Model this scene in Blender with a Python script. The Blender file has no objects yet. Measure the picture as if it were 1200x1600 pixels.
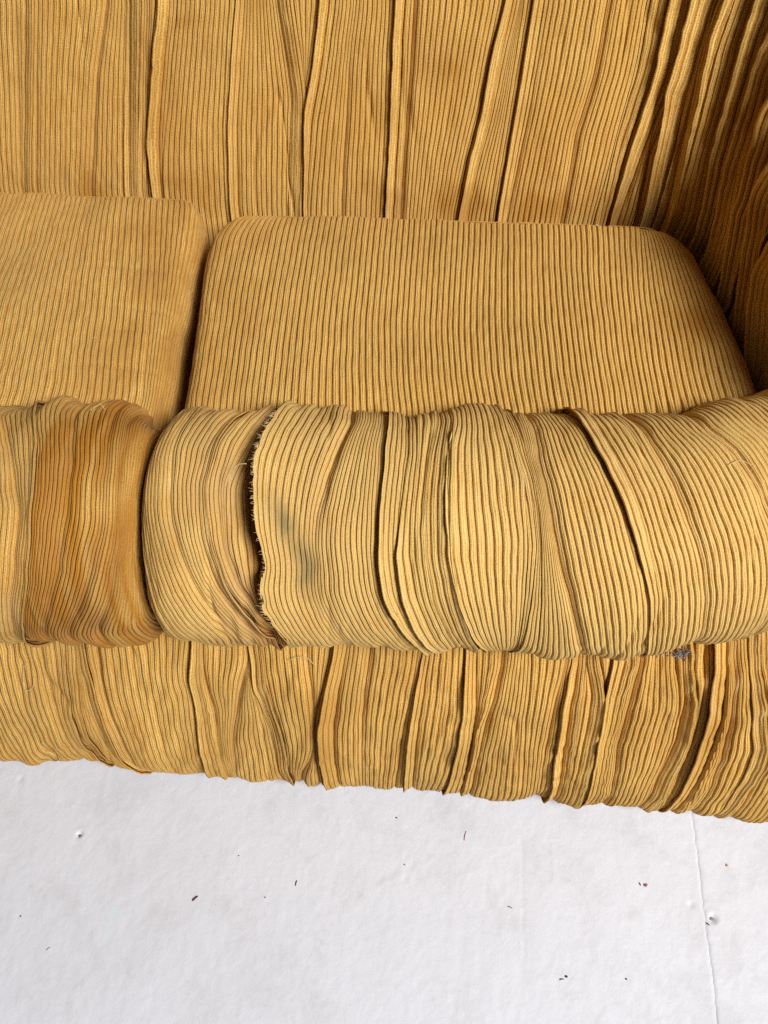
import bpy, math, random
import numpy as np
from mathutils import Vector, Matrix

# ------------------------------------------------------------------ camera
scene = bpy.context.scene
CAM_LOC = (0.0, 0.0, 1.0)
PITCH, YAW, ROLL = math.radians(56.0), math.radians(1.0), math.radians(2.3)

def camera_axes():
    F = Vector((math.sin(YAW)*math.cos(PITCH), math.cos(YAW)*math.cos(PITCH), -math.sin(PITCH)))
    R0 = Vector((math.cos(YAW), -math.sin(YAW), 0))
    U0 = R0.cross(F)
    R = R0*math.cos(ROLL) + U0*math.sin(ROLL)
    U = R.cross(F)
    return R, U, F

cam_data = bpy.data.cameras.new('camera')
cam_data.sensor_fit = 'HORIZONTAL'
cam_data.sensor_width = 36.0
cam_data.lens = 36.0
cam_data.clip_start = 0.02
cam_data.clip_end = 100.0
cam = bpy.data.objects.new('camera', cam_data)
scene.collection.objects.link(cam)
R_, U_, F_ = camera_axes()
m = Matrix((R_, U_, -F_)).transposed().to_4x4()
m.translation = Vector(CAM_LOC)
cam.matrix_world = m
scene.camera = cam

# ------------------------------------------------------------------ light
world = bpy.data.worlds.new('World')
scene.world = world
world.use_nodes = True
wb = world.node_tree.nodes['Background']
wb.inputs['Color'].default_value = (1.0, 0.93, 0.86, 1)
wb.inputs['Strength'].default_value = 0.045

def area_light(name, loc, target, size, power, colour):
    d = bpy.data.lights.new(name, 'AREA')
    d.shape = 'RECTANGLE'; d.size, d.size_y = size
    d.energy = power; d.color = colour
    o = bpy.data.objects.new(name, d)
    scene.collection.objects.link(o)
    o.location = loc
    o.rotation_euler = (Vector(target)-Vector(loc)).to_track_quat('-Z', 'Y').to_euler()
    return o

area_light('window_light', (2.4, -1.85, 3.9), (-0.05, 0.45, 0.35), (1.7, 1.7), 375, (0.99, 0.99, 1.0))

scene.view_settings.view_transform = 'Standard'
scene.view_settings.look = 'None'
scene.view_settings.exposure = 0.0
scene.view_settings.gamma = 1.0
scene.view_settings.use_curve_mapping = False
scene.cycles.max_bounces = 8
scene.cycles.diffuse_bounces = 5
scene.cycles.use_denoising = False
# ------------------------------------------------------------------ base surfaces of the sofa (metres)
def sstep(a, b, x):
    t = np.clip((x-a)/(b-a), 0, 1)
    return t*t*(3-2*t)

SEAT_YF, SEAT_ZF = 0.490, 0.431
class Seat:
    """cushion top; s runs across, v runs from the front crease to the back edge and down behind it"""
    def __init__(self, xl, xr, yb, zb, crown, rs=0.022, rb=0.018, zf=SEAT_ZF, rr=None):
        def soft(t):                            # round the corners of the plan outline
            g = np.linspace(t[0][0], t[0][-1], 300); f = np.interp(g, *t)
            k = np.hanning(16); k /= k.sum()
            return g, np.convolve(np.pad(f, (8, 7), 'edge'), k, 'valid')
        self.xl, self.xr = soft(xl), soft(xr)
        self.yb, self.zb, self.crown, self.rs, self.rb, self.zf, self.rr = yb, zb, crown, rs, rb, zf, rr or rs
    def __call__(self, s, v):
        s = np.asarray(s, float); v = np.asarray(v, float)
        L = self.yb - SEAT_YF
        e = np.maximum(v-(L-self.rb), 0)
        ang = np.minimum(e/self.rb, math.pi/2)
        y = SEAT_YF + np.minimum(v, L-self.rb) + self.rb*np.sin(ang)
        drop = self.rb*(1-np.cos(ang)) + np.maximum(e-self.rb*math.pi/2, 0)
        f = (y-SEAT_YF)/L
        xl = np.interp(y, self.xl[0], self.xl[1]); xr = np.interp(y, self.xr[0], self.xr[1])
        rs, rr = self.rs, self.rr
        el = np.maximum(xl+rs-s, 0); al = np.minimum(el/rs, math.pi/2)
        er = np.maximum(s-(xr-rr), 0); ar = np.minimum(er/rr, math.pi/2)
        x = np.clip(s, xl+rs, xr-rr) - rs*np.sin(al) + rr*np.sin(ar)
        drop = drop + rs*(1-np.cos(al)) + np.maximum(el-rs*math.pi/2, 0)
        drop = drop + rr*(1-np.cos(ar)) + np.maximum(er-rr*math.pi/2, 0)
        a = np.clip((s-xl)/(xr-xl), 0, 1)
        z = self.zf + (self.zb-self.zf)*f + self.crown*(4*a*(1-a))**0.6*(np.clip(4*f*(1-f), 0, 1)**0.6*0.8+0.2*(1-f)) - drop
        return np.stack([x, y, z], -1)

class Roll:
    """padded front roll of a cushion; s runs across, v is the arc length from the crease over the front and under"""
    def __init__(self, x0, x1, yc, zc, ry, rz, re, bend=0.0, bx=0.2, phi0=-62, phi1=176, lean=0.0):
        self.x0, self.x1, self.yc, self.zc, self.ry, self.rz, self.re = x0, x1, yc, zc, ry, rz, re
        self.bend, self.bx, self.phi0, self.phi1, self.lean = bend, bx, math.radians(phi0), math.radians(phi1), lean
    def __call__(self, s, v):
        s = np.asarray(s, float); v = np.asarray(v, float)
        re = self.re
        el = np.maximum(self.x0+re-s, 0); al = np.minimum(el/re, math.pi/2)
        er = np.maximum(s-(self.x1-re), 0); ar = np.minimum(er/re, math.pi/2)
        x = np.clip(s, self.x0+re, self.x1-re) - re*np.sin(al) + re*np.sin(ar)
        k = re*(1-np.cos(al)) + np.maximum(el-re*math.pi/2, 0) + re*(1-np.cos(ar)) + np.maximum(er-re*math.pi/2, 0)
        ph = self.phi0 + v/0.115
        ry = np.maximum(self.ry - 0.8*k, 0.012); rz = np.maximum(self.rz - k*0.8, 0.012)
        yc = self.yc + self.bend*np.maximum(x-self.bx, 0)**2
        x = x + self.lean*np.maximum(ph-1.0, 0)**2*sstep(0.20, 0.0, el*0+np.minimum(x-self.x0, self.x1-x))
        return np.stack([x, yc - ry*np.sin(ph), self.zc + rz*np.cos(ph)], -1)
    def vmax(self):
        return 0.115*(self.phi1-self.phi0)

BASE_PROFILE = np.array([(0.400, 0.300), (0.345, 0.270), (0.312, 0.222), (0.286, 0.160), (0.268, 0.095), (0.260, 0.045), (0.270, 0.012), (0.310, 0.004), (0.36, 0.006)])
def _resample(p, n=60):
    d = np.r_[0, np.cumsum(np.hypot(*np.diff(p, axis=0).T))]
    t = np.linspace(0, d[-1], n)
    q = np.stack([np.interp(t, d, p[:, 0]), np.interp(t, d, p[:, 1])], -1)
    k = np.array([1, 2, 3, 4, 3, 2, 1.0]); k /= k.sum()
    for _ in range(1):
        qq = np.pad(q, ((3, 3), (0, 0)), 'edge')
        q = np.stack([np.convolve(qq[:, i], k, 'valid') for i in (0, 1)], -1)
    d = np.r_[0, np.cumsum(np.hypot(*np.diff(q, axis=0).T))]
    return d, q
BASE_D, BASE_Q = _resample(BASE_PROFILE)
class Base:
    """front of the upholstered base; s across, v down the bulging front"""
    def __call__(self, s, v):
        s = np.asarray(s, float); v = np.asarray(v, float)
        y = np.interp(v, BASE_D, BASE_Q[:, 0]); z = np.interp(v, BASE_D, BASE_Q[:, 1])
        f = np.clip(v/BASE_D[-1], 0, 1)
        y = y - (0.018 + 0.050*s + 0.020*s*np.abs(s))
        return np.stack([s+0*v, y+0*s, z+0*s], -1)
    def vmax(self):
        return float(BASE_D[-1])

class Back:
    """inside of the back and arm: s runs along the plan (straight, round the corner, forward along the arm), v up"""
    def __init__(self, yb=0.895, z0=0.335, xc=0.295, R=0.115, alpha=19, alpha_arm=9):
        self.yb, self.z0, self.xc, self.R = yb, z0, xc, R
        self.ta, self.tb = math.tan(math.radians(alpha)), math.tan(math.radians(alpha_arm))
    def __call__(self, s, v):
        s = np.asarray(s, float); v = np.asarray(v, float)
        R = self.R; q = R*math.pi/2
        th = np.clip((s-self.xc)/R, 0, math.pi/2)
        w = th/(math.pi/2)
        vt = 0.42 - 0.20*w                      # height where the padded top starts to turn over
        rt = 0.085
        vv = np.minimum(v, vt)
        off = vv*(self.ta*(1-w)+self.tb*w) - 0.020*np.sin(np.clip(vv/0.50, 0, 1)*math.pi)
        e = np.maximum(v-vt, 0); an = np.minimum(e/rt, math.pi)
        off = off + rt*(1-np.cos(an))
        zz = vv*0.945 + rt*np.sin(an) - np.maximum(e-rt*math.pi, 0)
        x = np.minimum(s, self.xc) + (R+off)*np.sin(th)
        y = self.yb - R + (R+off)*np.cos(th) - np.maximum(s-self.xc-q, 0)
        z = np.maximum(self.z0 + zz, 0.004)
        return np.stack([x, y, z], -1)

SEAT_R = Seat(([.40, .49, .60, .72, .80, .835, .862], [-.189, -.194, -.203, -.211, -.213, -.204, -.176]),
              ([.40, .49, .60, .72, .80, .835, .862], [.388, .397, .406, .405, .400, .390, .362]), 0.862, 0.399, 0.014, rs=0.017, rr=0.040)
SEAT_L = Seat(([.40, .9], [-.80, -.80]),
              ([.40, .49, .60, .80, .85, .875], [-.205, -.210, -.217, -.228, -.232, -.240]), 0.880, 0.408, 0.012, rs=0.022, zf=0.432)
ROLL_R = Roll(-0.197, 0.60, 0.401, 0.375, 0.115, 0.115, 0.034, bend=0.72, bx=0.17)
ROLL_L = Roll(-0.80, -0.207, 0.400, 0.372, 0.113, 0.118, 0.034)
BASE = Base()
BACK = Back()
SURF = {'arm': BACK, 'seat_r': SEAT_R, 'seat_l': SEAT_L, 'roll_r': ROLL_R, 'roll_l': ROLL_L, 'base': BASE, 'back': BACK}
# ------------------------------------------------------------------ seams, pleats and gathers: (v, s, depth in mm) along each surface
LINES = {
  'seat_r': [
    ('none', 0, 0.01, 0, 1, [(0.0149, -0.1154, 0), (0.1532, -0.1169, 0), (0.3473, -0.116, 0)]),
    ('none', 0, 0.01, 0, 1, [(0.0073, 0.0085, 0), (0.0628, 0.0046, 0), (0.1431, 0.0028, 0), (0.2391, 0.0066, 0), (0.3528, 0.0105, 0)]),
    ('none', 0, 0.01, 0, 1, [(0.0077, 0.0982, 0), (0.0656, 0.0948, 0), (0.1464, 0.0959, 0), (0.2433, 0.1038, 0), (0.3595, 0.1148, 0)]),
    ('none', 0, 0.01, 0, 1, [(0.0095, 0.1934, 0), (0.0701, 0.1939, 0), (0.1519, 0.1986, 0), (0.2499, 0.2069, 0), (0.3617, 0.2211, 0)]),
    ('none', 0, 0.01, 0, 1, [(0.0216, 0.2793, 0), (0.0952, 0.284, 0), (0.2192, 0.2995, 0), (0.3617, 0.3258, 0)]),
  ],
  'seat_l': [
    ('none', 0, 0.01, 0, 1, [(0.0181, -0.3665, 0), (0.1555, -0.3875, 0), (0.375, -0.4198, 0)]),
    ('none', 0, 0.01, 0, 1, [(0.0194, -0.2927, 0), (0.1835, -0.3192, 0), (0.3819, -0.3539, 0)]),
    ('none', 0, 0.01, 0, 1, [(0.0218, -0.2331, 0), (0.1907, -0.2559, 0), (0.3803, -0.2888, 0)]),
  ],
  'roll_r': [
    ('groove', 0, 0.006, 0.2, 1.1, [(0.0586, -0.1695, 1), (0.1207, -0.1747, 1), (0.1801, -0.1705, 2), (0.2222, -0.158, 2), (0.2728, -0.1382, 1), (0.3117, -0.1201, 0)]),
    ('pleat', -1, 0.009, 0.5, 1.1, [(0.0554, -0.1207, 2), (0.1135, -0.1391, 3), (0.1579, -0.1427, 1), (0.2055, -0.1368, 3), (0.2416, -0.1274, 7), (0.2758, -0.1086, 8), (0.3129, -0.0901, 5)]),
    ('groove', 0, 0.006, 0.6, 1.1, [(0.0527, -0.0978, 3), (0.1045, -0.1132, 3), (0.1518, -0.1264, 1), (0.2104, -0.1227, 4), (0.2505, -0.112, 5), (0.2937, -0.091, 3), (0.3157, -0.083, 1)]),
    ('pleat', 1, 0.016, 0.2, 1.0, [(0.0333, -0.0825, 5), (0.0841, -0.0909, 9), (0.1263, -0.097, 15), (0.1595, -0.0974, 17), (0.1939, -0.0926, 13), (0.2215, -0.0877, 7), (0.2364, -0.0912, 10), (0.26, -0.0907, 10), (0.2835, -0.0835, 6), (0.3119, -0.0758, 4)]),
    ('groove', 0, 0.007, 0.9, 1.0, [(0.0739, -0.0256, 4), (0.1134, -0.0343, 5), (0.1495, -0.0431, 4), (0.177, -0.0483, 3), (0.2033, -0.0507, 0)]),
    ('pleat', 1, 0.009, 0.3, 1.05, [(0.0668, 0.0114, 3), (0.1295, 0.0084, 3), (0.1756, 0.0067, 5), (0.2125, 0.0071, 7), (0.2469, 0.0123, 8), (0.2883, 0.0291, 7), (0.3518, 0.0555, 3)]),
    ('pleat', 1, 0.008, 0.9, 1.0, [(0.1149, 0.0267, 0), (0.1858, 0.02, 1), (0.2121, 0.0197, 5), (0.2529, 0.0275, 6), (0.3046, 0.0445, 5), (0.348, 0.0632, 2)]),
    ('pleat', -1, 0.01, 0.9, 1.0, [(0.0777, 0.0631, 5), (0.128, 0.0557, 10), (0.1691, 0.0527, 11), (0.2112, 0.0553, 9), (0.2584, 0.0676, 7), (0.3274, 0.0944, 3)]),
    ('pleat', 1, 0.01, 0.2, 1.0, [(0.0773, 0.0693, 3), (0.1343, 0.062, 8), (0.1742, 0.0617, 10), (0.2163, 0.066, 9), (0.2652, 0.0801, 6), (0.3351, 0.1072, 2)]),
    ('pleat', -1, 0.009, 0.3, 1.05, [(0.0721, 0.1087, 5), (0.1118, 0.1126, 5), (0.1448, 0.1183, 5), (0.1726, 0.1217, 1), (0.1988, 0.1252, 0)]),
    ('groove', 0, 0.007, 0.9, 1.0, [(0.0668, 0.1393, 3), (0.1253, 0.1391, 3), (0.1773, 0.1458, 4), (0.2195, 0.1543, 5), (0.2737, 0.1729, 5), (0.332, 0.1931, 3)]),
    ('pleat', 1, 0.01, 0.4, 1.05, [(0.0579, 0.1824, 5), (0.1092, 0.1904, 6), (0.14, 0.1989, 7), (0.1712, 0.2089, 6), (0.2059, 0.2189, 5), (0.2433, 0.2311, 2), (0.3488, 0.2576, 2)]),
    ('groove', 0, 0.006, 0.6, 1.0, [(0.0484, 0.2325, 3), (0.1026, 0.2387, 3), (0.1389, 0.2471, 3), (0.1791, 0.2576, 3), (0.2177, 0.2715, 1)]),
    ('groove', 0, 0.007, 0.5, 1.0, [(0.0257, 0.281, 3), (0.0906, 0.2901, 4), (0.1228, 0.3068, 5), (0.153, 0.3177, 4), (0.1821, 0.3266, 2)]),
  ],
  'roll_l': [
    ('groove', 0, 0.006, 0.6, 1.2, [(0.0688, -0.3329, 2), (0.1385, -0.3024, 3), (0.1831, -0.2918, 4), (0.2374, -0.3016, 3), (0.3309, -0.329, 2)]),
    ('pleat', -1, 0.008, 0.3, 1.2, [(0.0393, -0.3216, 8), (0.1178, -0.2902, 9), (0.1613, -0.2825, 8), (0.2038, -0.2832, 6), (0.2494, -0.2928, 5), (0.3301, -0.3211, 6)]),
    ('groove', 0, 0.006, 0.2, 1.15, [(0.0635, -0.2712, 2), (0.137, -0.2541, 2), (0.182, -0.2519, 1.5), (0.2363, -0.263, 2), (0.3097, -0.294, 2)]),
    ('groove', 0, 0.005, 0.2, 1.15, [(0.0599, -0.238, 3), (0.1343, -0.2252, 1.5), (0.1919, -0.2234, 1.5), (0.2478, -0.2399, 3), (0.3084, -0.2715, 3)]),
    ('groove', 0, 0.006, 0.1, 1.15, [(0.0647, -0.2216, 2), (0.1412, -0.207, 1), (0.2038, -0.2058, 1), (0.2575, -0.2204, 3), (0.3043, -0.2448, 4)]),
  ],
  'base': [
    ('groove', 0, 0.007, 1.0, 1.0, [(0.1097, -0.3514, 3), (0.1716, -0.3537, 4), (0.26, -0.3558, 4), (0.3091, -0.3544, 2)]),
    ('pleat', -1, 0.008, 0.6, 1.0, [(0.0951, -0.3252, 3), (0.18, -0.3361, 5), (0.2422, -0.3376, 6), (0.3125, -0.3237, 5)]),
    ('pleat', -1, 0.008, 0.5, 1.0, [(0.0931, -0.3046, 4), (0.1555, -0.3042, 8), (0.2237, -0.3035, 8), (0.2746, -0.302, 7), (0.3091, -0.2756, 5)]),
    ('groove', 0, 0.006, 0.8, 1.0, [(0.0918, -0.2908, 5), (0.1443, -0.2931, 4), (0.2089, -0.2894, 3), (0.2894, -0.2837, 3)]),
    ('none', 0, 0.01, 0, 1, [(0.0717, -0.2382, 0), (0.1576, -0.2376, 0), (0.3034, -0.2361, 0)]),
    ('pleat', 1, 0.009, 0.5, 1.0, [(0.0633, -0.1823, 6), (0.1146, -0.1902, 7), (0.162, -0.1882, 6), (0.2202, -0.1902, 5), (0.2973, -0.1919, 5)]),
    ('rope', 0, 0.007, 0.6, 1.0, [(0.0665, -0.1777, 2.448), (0.1137, -0.1813, 6.12), (0.1712, -0.1786, 6.12), (0.2311, -0.1753, 4.896), (0.298, -0.1748, 4.896)]),
    ('groove', 0, 0.006, 0.7, 1.0, [(0.0849, -0.1303, 4), (0.1422, -0.1451, 5), (0.2026, -0.1554, 3), (0.283, -0.1604, 1)]),
    ('pleat', -1, 0.008, 0.8, 1.0, [(0.0725, -0.1179, 4), (0.1247, -0.1151, 6), (0.1838, -0.103, 7), (0.29, -0.0964, 5)]),
    ('groove', 0, 0.006, 0.4, 1.0, [(0.072, -0.068, 2), (0.1382, -0.0621, 2), (0.2157, -0.0643, 3), (0.2868, -0.0824, 4)]),
    ('pleat', 1, 0.013, 0.3, 1.0, [(0.0694, -0.0348, 7), (0.1134, -0.044, 9), (0.1724, -0.0517, 9), (0.2337, -0.0516, 7), (0.2904, -0.0479, 6)]),
    ('groove', 0, 0.006, 0.5, 1.0, [(0.0684, -0.0037, 5), (0.1143, -0.0075, 5), (0.1626, -0.0096, 1), (0.2864, -0.0087, 0)]),
    ('pleat', 1, 0.008, 0.7, 1.0, [(0.064, 0.0523, 1), (0.1179, 0.048, 4), (0.1892, 0.0439, 6), (0.2879, 0.0456, 5)]),
    ('pleat', 1, 0.01, 0.4, 1.0, [(0.066, 0.0991, 6), (0.1308, 0.1024, 9), (0.2001, 0.1008, 8), (0.2929, 0.0942, 6)]),
    ('rope', 0, 0.008, 0.4, 1.0, [(0.0604, 0.1244, 4.896), (0.1153, 0.1193, 6.12), (0.1925, 0.1114, 6.12), (0.2981, 0.107, 4.896)]),
    ('groove', 0, 0.005, 0.2, 1.0, [(0.0633, 0.1331, 4), (0.1102, 0.1283, 4), (0.1912, 0.1212, 2), (0.2935, 0.1211, 2)]),
    ('none', 0, 0.01, 0, 1, [(0.0608, 0.1624, 0), (0.1336, 0.1645, 0), (0.284, 0.1807, 0)]),
    ('pleat', 1, 0.009, 0.5, 1.0, [(0.054, 0.2058, 2), (0.1111, 0.2046, 6), (0.1854, 0.2091, 7), (0.276, 0.2193, 6)]),
    ('pleat', -1, 0.008, 0.6, 1.0, [(0.0558, 0.2255, 5), (0.0996, 0.2376, 6), (0.1651, 0.2397, 6), (0.2794, 0.2477, 5)]),
    ('pleat', 1, 0.009, 0.4, 1.0, [(0.0539, 0.2481, 4), (0.107, 0.2453, 8), (0.1689, 0.2507, 9), (0.2808, 0.2593, 6)]),
    ('rope', 0, 0.007, 0.3, 1.0, [(0.0523, 0.2676, 6.12), (0.1013, 0.2617, 6.12), (0.1623, 0.2619, 3.672), (0.2759, 0.2732, 3.672)]),
    ('groove', 0, 0.006, 0.3, 1.0, [(0.0518, 0.274, 5), (0.1006, 0.2689, 4), (0.1615, 0.2686, 3), (0.2772, 0.2848, 2)]),
    ('pleat', -1, 0.01, 0.5, 1.0, [(0.0546, 0.3195, 6), (0.0943, 0.3317, 8), (0.1532, 0.3338, 8), (0.2854, 0.3357, 5)]),
    ('pleat', 1, 0.01, 0.4, 1.0, [(0.0456, 0.3495, 7), (0.096, 0.3543, 9), (0.1553, 0.3574, 8), (0.2566, 0.3585, 4)]),
    ('rope', 0, 0.008, 0.4, 1.0, [(0.0447, 0.3598, 2.448), (0.1031, 0.3635, 7.344), (0.1698, 0.3666, 7.344), (0.2712, 0.3725, 4.896)]),
    ('groove', 0, 0.007, 0.9, 1.0, [(0.0439, 0.3695, 3), (0.086, 0.3746, 5), (0.1276, 0.3785, 5), (0.2508, 0.3881, 2)]),
    ('pleat', -1, 0.01, 0.6, 1.0, [(0.0424, 0.3875, 5), (0.103, 0.4023, 8), (0.1574, 0.419, 9), (0.2732, 0.4213, 5)]),
  ],
  'back': [
    ('pleat', -1, 0.007, 1.0, 1.0, [(0.0589, -0.4697, 5), (0.1897, -0.4328, 6), (0.2693, -0.4114, 6)]),
    ('groove', 0, 0.006, 1.0, 1.0, [(0.0572, -0.3864, 3), (0.1377, -0.3645, 3), (0.209, -0.3459, 4), (0.2717, -0.3227, 4)]),
    ('pleat', -1, 0.009, 0.7, 1.0, [(0.0589, -0.3281, 8), (0.1757, -0.3076, 9), (0.2725, -0.2891, 9)]),
    ('groove', 0, 0.006, 0.5, 1.0, [(0.0594, -0.3104, 5), (0.1971, -0.2893, 4), (0.2729, -0.2759, 4)]),
    ('pleat', 1, 0.008, 0.3, 1.0, [(0.0555, -0.3002, 6), (0.1208, -0.2933, 9), (0.211, -0.2719, 10), (0.2734, -0.2561, 9)]),
    ('pleat', 1, 0.007, 1.0, 1.0, [(0.0455, -0.201, 6), (0.1427, -0.1934, 6), (0.2299, -0.1797, 5), (0.2757, -0.1713, 4)]),
    ('pleat', -1, 0.008, 0.4, 1.0, [(0.0436, -0.1204, 7), (0.1813, -0.1104, 7), (0.2317, -0.1165, 7), (0.2769, -0.1231, 6)]),
    ('pleat', 1, 0.008, 0.7, 1.0, [(0.0439, -0.111, 4), (0.1528, -0.0982, 7), (0.2162, -0.0845, 6), (0.2782, -0.0742, 7)]),
    ('groove', 0, 0.006, 0.9, 1.0, [(0.0412, -0.0566, 3), (0.1082, -0.0534, 4), (0.2004, -0.0466, 2), (0.2433, -0.0428, 0)]),
    ('pleat', 1, 0.008, 1.0, 1.0, [(0.0387, 0.0066, 7), (0.1669, 0.0107, 9), (0.2415, 0.0111, 9), (0.2805, 0.0126, 9)]),
    ('groove', 0, 0.006, 0.6, 1.0, [(0.0392, 0.022, 5), (0.1851, 0.0256, 5), (0.2809, 0.0279, 5)]),
    ('pleat', 1, 0.008, 0.4, 1.0, [(0.0417, 0.104, 5), (0.113, 0.1122, 7), (0.17, 0.1222, 8), (0.2351, 0.1288, 9), (0.2838, 0.1356, 6)]),
    ('pleat', 1, 0.007, 1.0, 1.0, [(0.0432, 0.156, 6), (0.1223, 0.16, 6), (0.2062, 0.1644, 7), (0.2846, 0.1684, 7)]),
    ('groove', 0, 0.008, 0.5, 1.0, [(0.0458, 0.2386, 4), (0.1475, 0.2374, 5), (0.2152, 0.2473, 5), (0.2867, 0.2484, 5)]),
    ('pleat', -1, 0.008, 0.4, 1.0, [(0.0474, 0.2939, 4), (0.1419, 0.2973, 6), (0.2147, 0.3041, 4), (0.2895, 0.3035, 4)]),
    ('pleat', 1, 0.01, 0.4, 1.0, [(0.0461, 0.3075, 9), (0.1408, 0.313, 12), (0.2214, 0.3183, 12), (0.2923, 0.3154, 11)]),
    ('pleat', 1, 0.011, 0.4, 1.0, [(0.0637, 0.3473, 11), (0.202, 0.3337, 14), (0.2956, 0.3268, 14)]),
    ('pleat', -1, 0.009, 0.4, 1.0, [(0.0683, 0.3679, 9), (0.1729, 0.3522, 12), (0.2556, 0.3416, 12), (0.3009, 0.3415, 12)]),
    ('pleat', 1, 0.011, 0.4, 1.0, [(0.0805, 0.3821, 10), (0.1728, 0.3677, 14), (0.2554, 0.3564, 15), (0.3064, 0.3547, 15)]),
  ],
  'arm': [
    ('groove', 0, 0.01, 0.3, 1.0, [(0.0758, 0.4041, 8), (0.1635, 0.3861, 10), (0.2407, 0.3736, 10), (0.3106, 0.3638, 9)]),
    ('pleat', 1, 0.012, 0.3, 1.0, [(0.0715, 0.4246, 12), (0.1706, 0.3976, 15), (0.2405, 0.3854, 15), (0.3045, 0.3754, 14)]),
    ('groove', 0, 0.01, 0.2, 1.0, [(0.069, 0.4401, 8), (0.1299, 0.4169, 10), (0.2054, 0.3981, 10), (0.2832, 0.3851, 9)]),
    ('pleat', 1, 0.014, 0.3, 1.0, [(0.0677, 0.4624, 14), (0.1707, 0.4213, 17), (0.2584, 0.3984, 16)]),
    ('pleat', -1, 0.012, 0.2, 1.0, [(0.0707, 0.4979, 10), (0.1585, 0.4439, 12), (0.2341, 0.4143, 12)]),
    ('pleat', 1, 0.014, 0.3, 1.0, [(0.0699, 0.5348, 14), (0.1458, 0.4779, 17), (0.2112, 0.4342, 17)]),
    ('groove', 0, 0.01, 0.2, 1.0, [(0.0682, 0.5627, 10), (0.1421, 0.508, 10), (0.192, 0.4611, 10)]),
    ('pleat', 1, 0.013, 0.3, 1.0, [(0.0665, 0.5928, 12), (0.1285, 0.5416, 16), (0.1748, 0.5, 16)]),
    ('pleat', -1, 0.012, 0.2, 1.0, [(0.0646, 0.6195, 10), (0.1133, 0.5777, 12), (0.1557, 0.5367, 12)]),
    ('pleat', 1, 0.012, 0.3, 1.0, [(0.0623, 0.6489, 10), (0.1028, 0.6076, 15), (0.1366, 0.5727, 15)]),
  ],
}
# ------------------------------------------------------------------ helpers
rng = np.random.default_rng(7)
random.seed(7)
COL = scene.collection

def _hash(ix, iy, seed):
    n = (ix.astype(np.int64)*374761393 + iy.astype(np.int64)*668265263 + seed*1442695041) & 0x7fffffff
    n = ((n ^ (n >> 13))*1274126177) & 0x7fffffff
    n = n ^ (n >> 16)
    return (n & 0xffff)/65535.0
def vnoise(x, y, seed=0):
    x, y = np.broadcast_arrays(np.asarray(x, float), np.asarray(y, float))
    ix, iy = np.floor(x), np.floor(y); fx, fy = x-ix, y-iy
    fx, fy = fx*fx*(3-2*fx), fy*fy*(3-2*fy)
    a, b = _hash(ix, iy, seed), _hash(ix+1, iy, seed)
    c, d = _hash(ix, iy+1, seed), _hash(ix+1, iy+1, seed)
    return ((a+(b-a)*fx)*(1-fy) + (c+(d-c)*fx)*fy)*2-1
def fbm(x, y, seed=0, o=3):
    r, a = 0, 1.0
    for i in range(o):
        r = r + a*vnoise(x*2**i, y*2**i, seed+i*17); a *= 0.5
    return r

def tag(o, label=None, cat=None, group=None, kind=None):
    if label: o['label'] = label
    if cat: o['category'] = cat
    if group: o['group'] = group
    if kind: o['kind'] = kind
    return o
def empty(name, loc=(0, 0, 0)):
    o = bpy.data.objects.new(name, None); COL.objects.link(o); o.location = loc
    o.empty_display_size = 0.05
    return o
def link(name, me, mat, parent=None):
    if mat: me.materials.append(mat)
    o = bpy.data.objects.new(name, me); COL.objects.link(o)
    if parent:
        o.parent = parent
        o.matrix_parent_inverse = Matrix.Translation(-Vector(parent.location))
    return o
def mesh_arrays(name, co, quads, smooth=True, uv=None, tint=None, extra=None):
    me = bpy.data.meshes.new(name)
    nv, nf = len(co), len(quads)
    ex = extra or []
    tot = nf*4 + sum(len(e) for e in ex)
    me.vertices.add(nv); me.loops.add(tot); me.polygons.add(nf+len(ex))
    me.vertices.foreach_set('co', np.ascontiguousarray(co, dtype=np.float32).ravel())
    li = np.concatenate([quads.ravel()]+[np.array(e) for e in ex]).astype(np.int32)
    me.loops.foreach_set('vertex_index', li)
    st = list(np.arange(nf)*4)
    p = nf*4
    for e in ex: st.append(p); p += len(e)
    me.polygons.foreach_set('loop_start', np.array(st, dtype=np.int32))
    me.polygons.foreach_set('use_smooth', np.full(nf+len(ex), smooth, dtype=bool))
    me.update(calc_edges=True)
    if uv is not None:
        l = me.uv_layers.new(name='UVMap')
        l.data.foreach_set('uv', uv[li].astype(np.float32).ravel())
    if tint is not None:
        at = me.attributes.new('tint', 'FLOAT_COLOR', 'POINT')
        at.data.foreach_set('color', np.ascontiguousarray(tint, dtype=np.float32).ravel())
    me.validate()
    return me
def tube_mesh(name, pts, r, sides=6, taper=False):
    pts = [Vector(p) for p in pts]; n = len(pts); co = []; up = Vector((0.3, 0.2, 1)).normalized()
    for i, p in enumerate(pts):
        d = (pts[min(i+1, n-1)]-pts[max(i-1, 0)]).normalized()
        a = d.cross(up)
        if a.length < 1e-4: a = d.cross(Vector((1, 0, 0)))
        a.normalize(); b = d.cross(a)
        rr = (r[i] if hasattr(r, '__len__') else r)*((1-0.75*i/(n-1)) if taper else 1)
        for k in range(sides):
            t = 2*math.pi*k/sides
            co.append(p + a*(rr*math.cos(t)) + b*(rr*math.sin(t)))
    q = [(i*sides+k, i*sides+(k+1) % sides, (i+1)*sides+(k+1) % sides, (i+1)*sides+k) for i in range(n-1) for k in range(sides)]
    return mesh_arrays(name, np.array([tuple(c) for c in co]), np.array(q),
                       extra=[list(range(sides))[::-1], [(n-1)*sides+k for k in range(sides)]])

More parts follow.
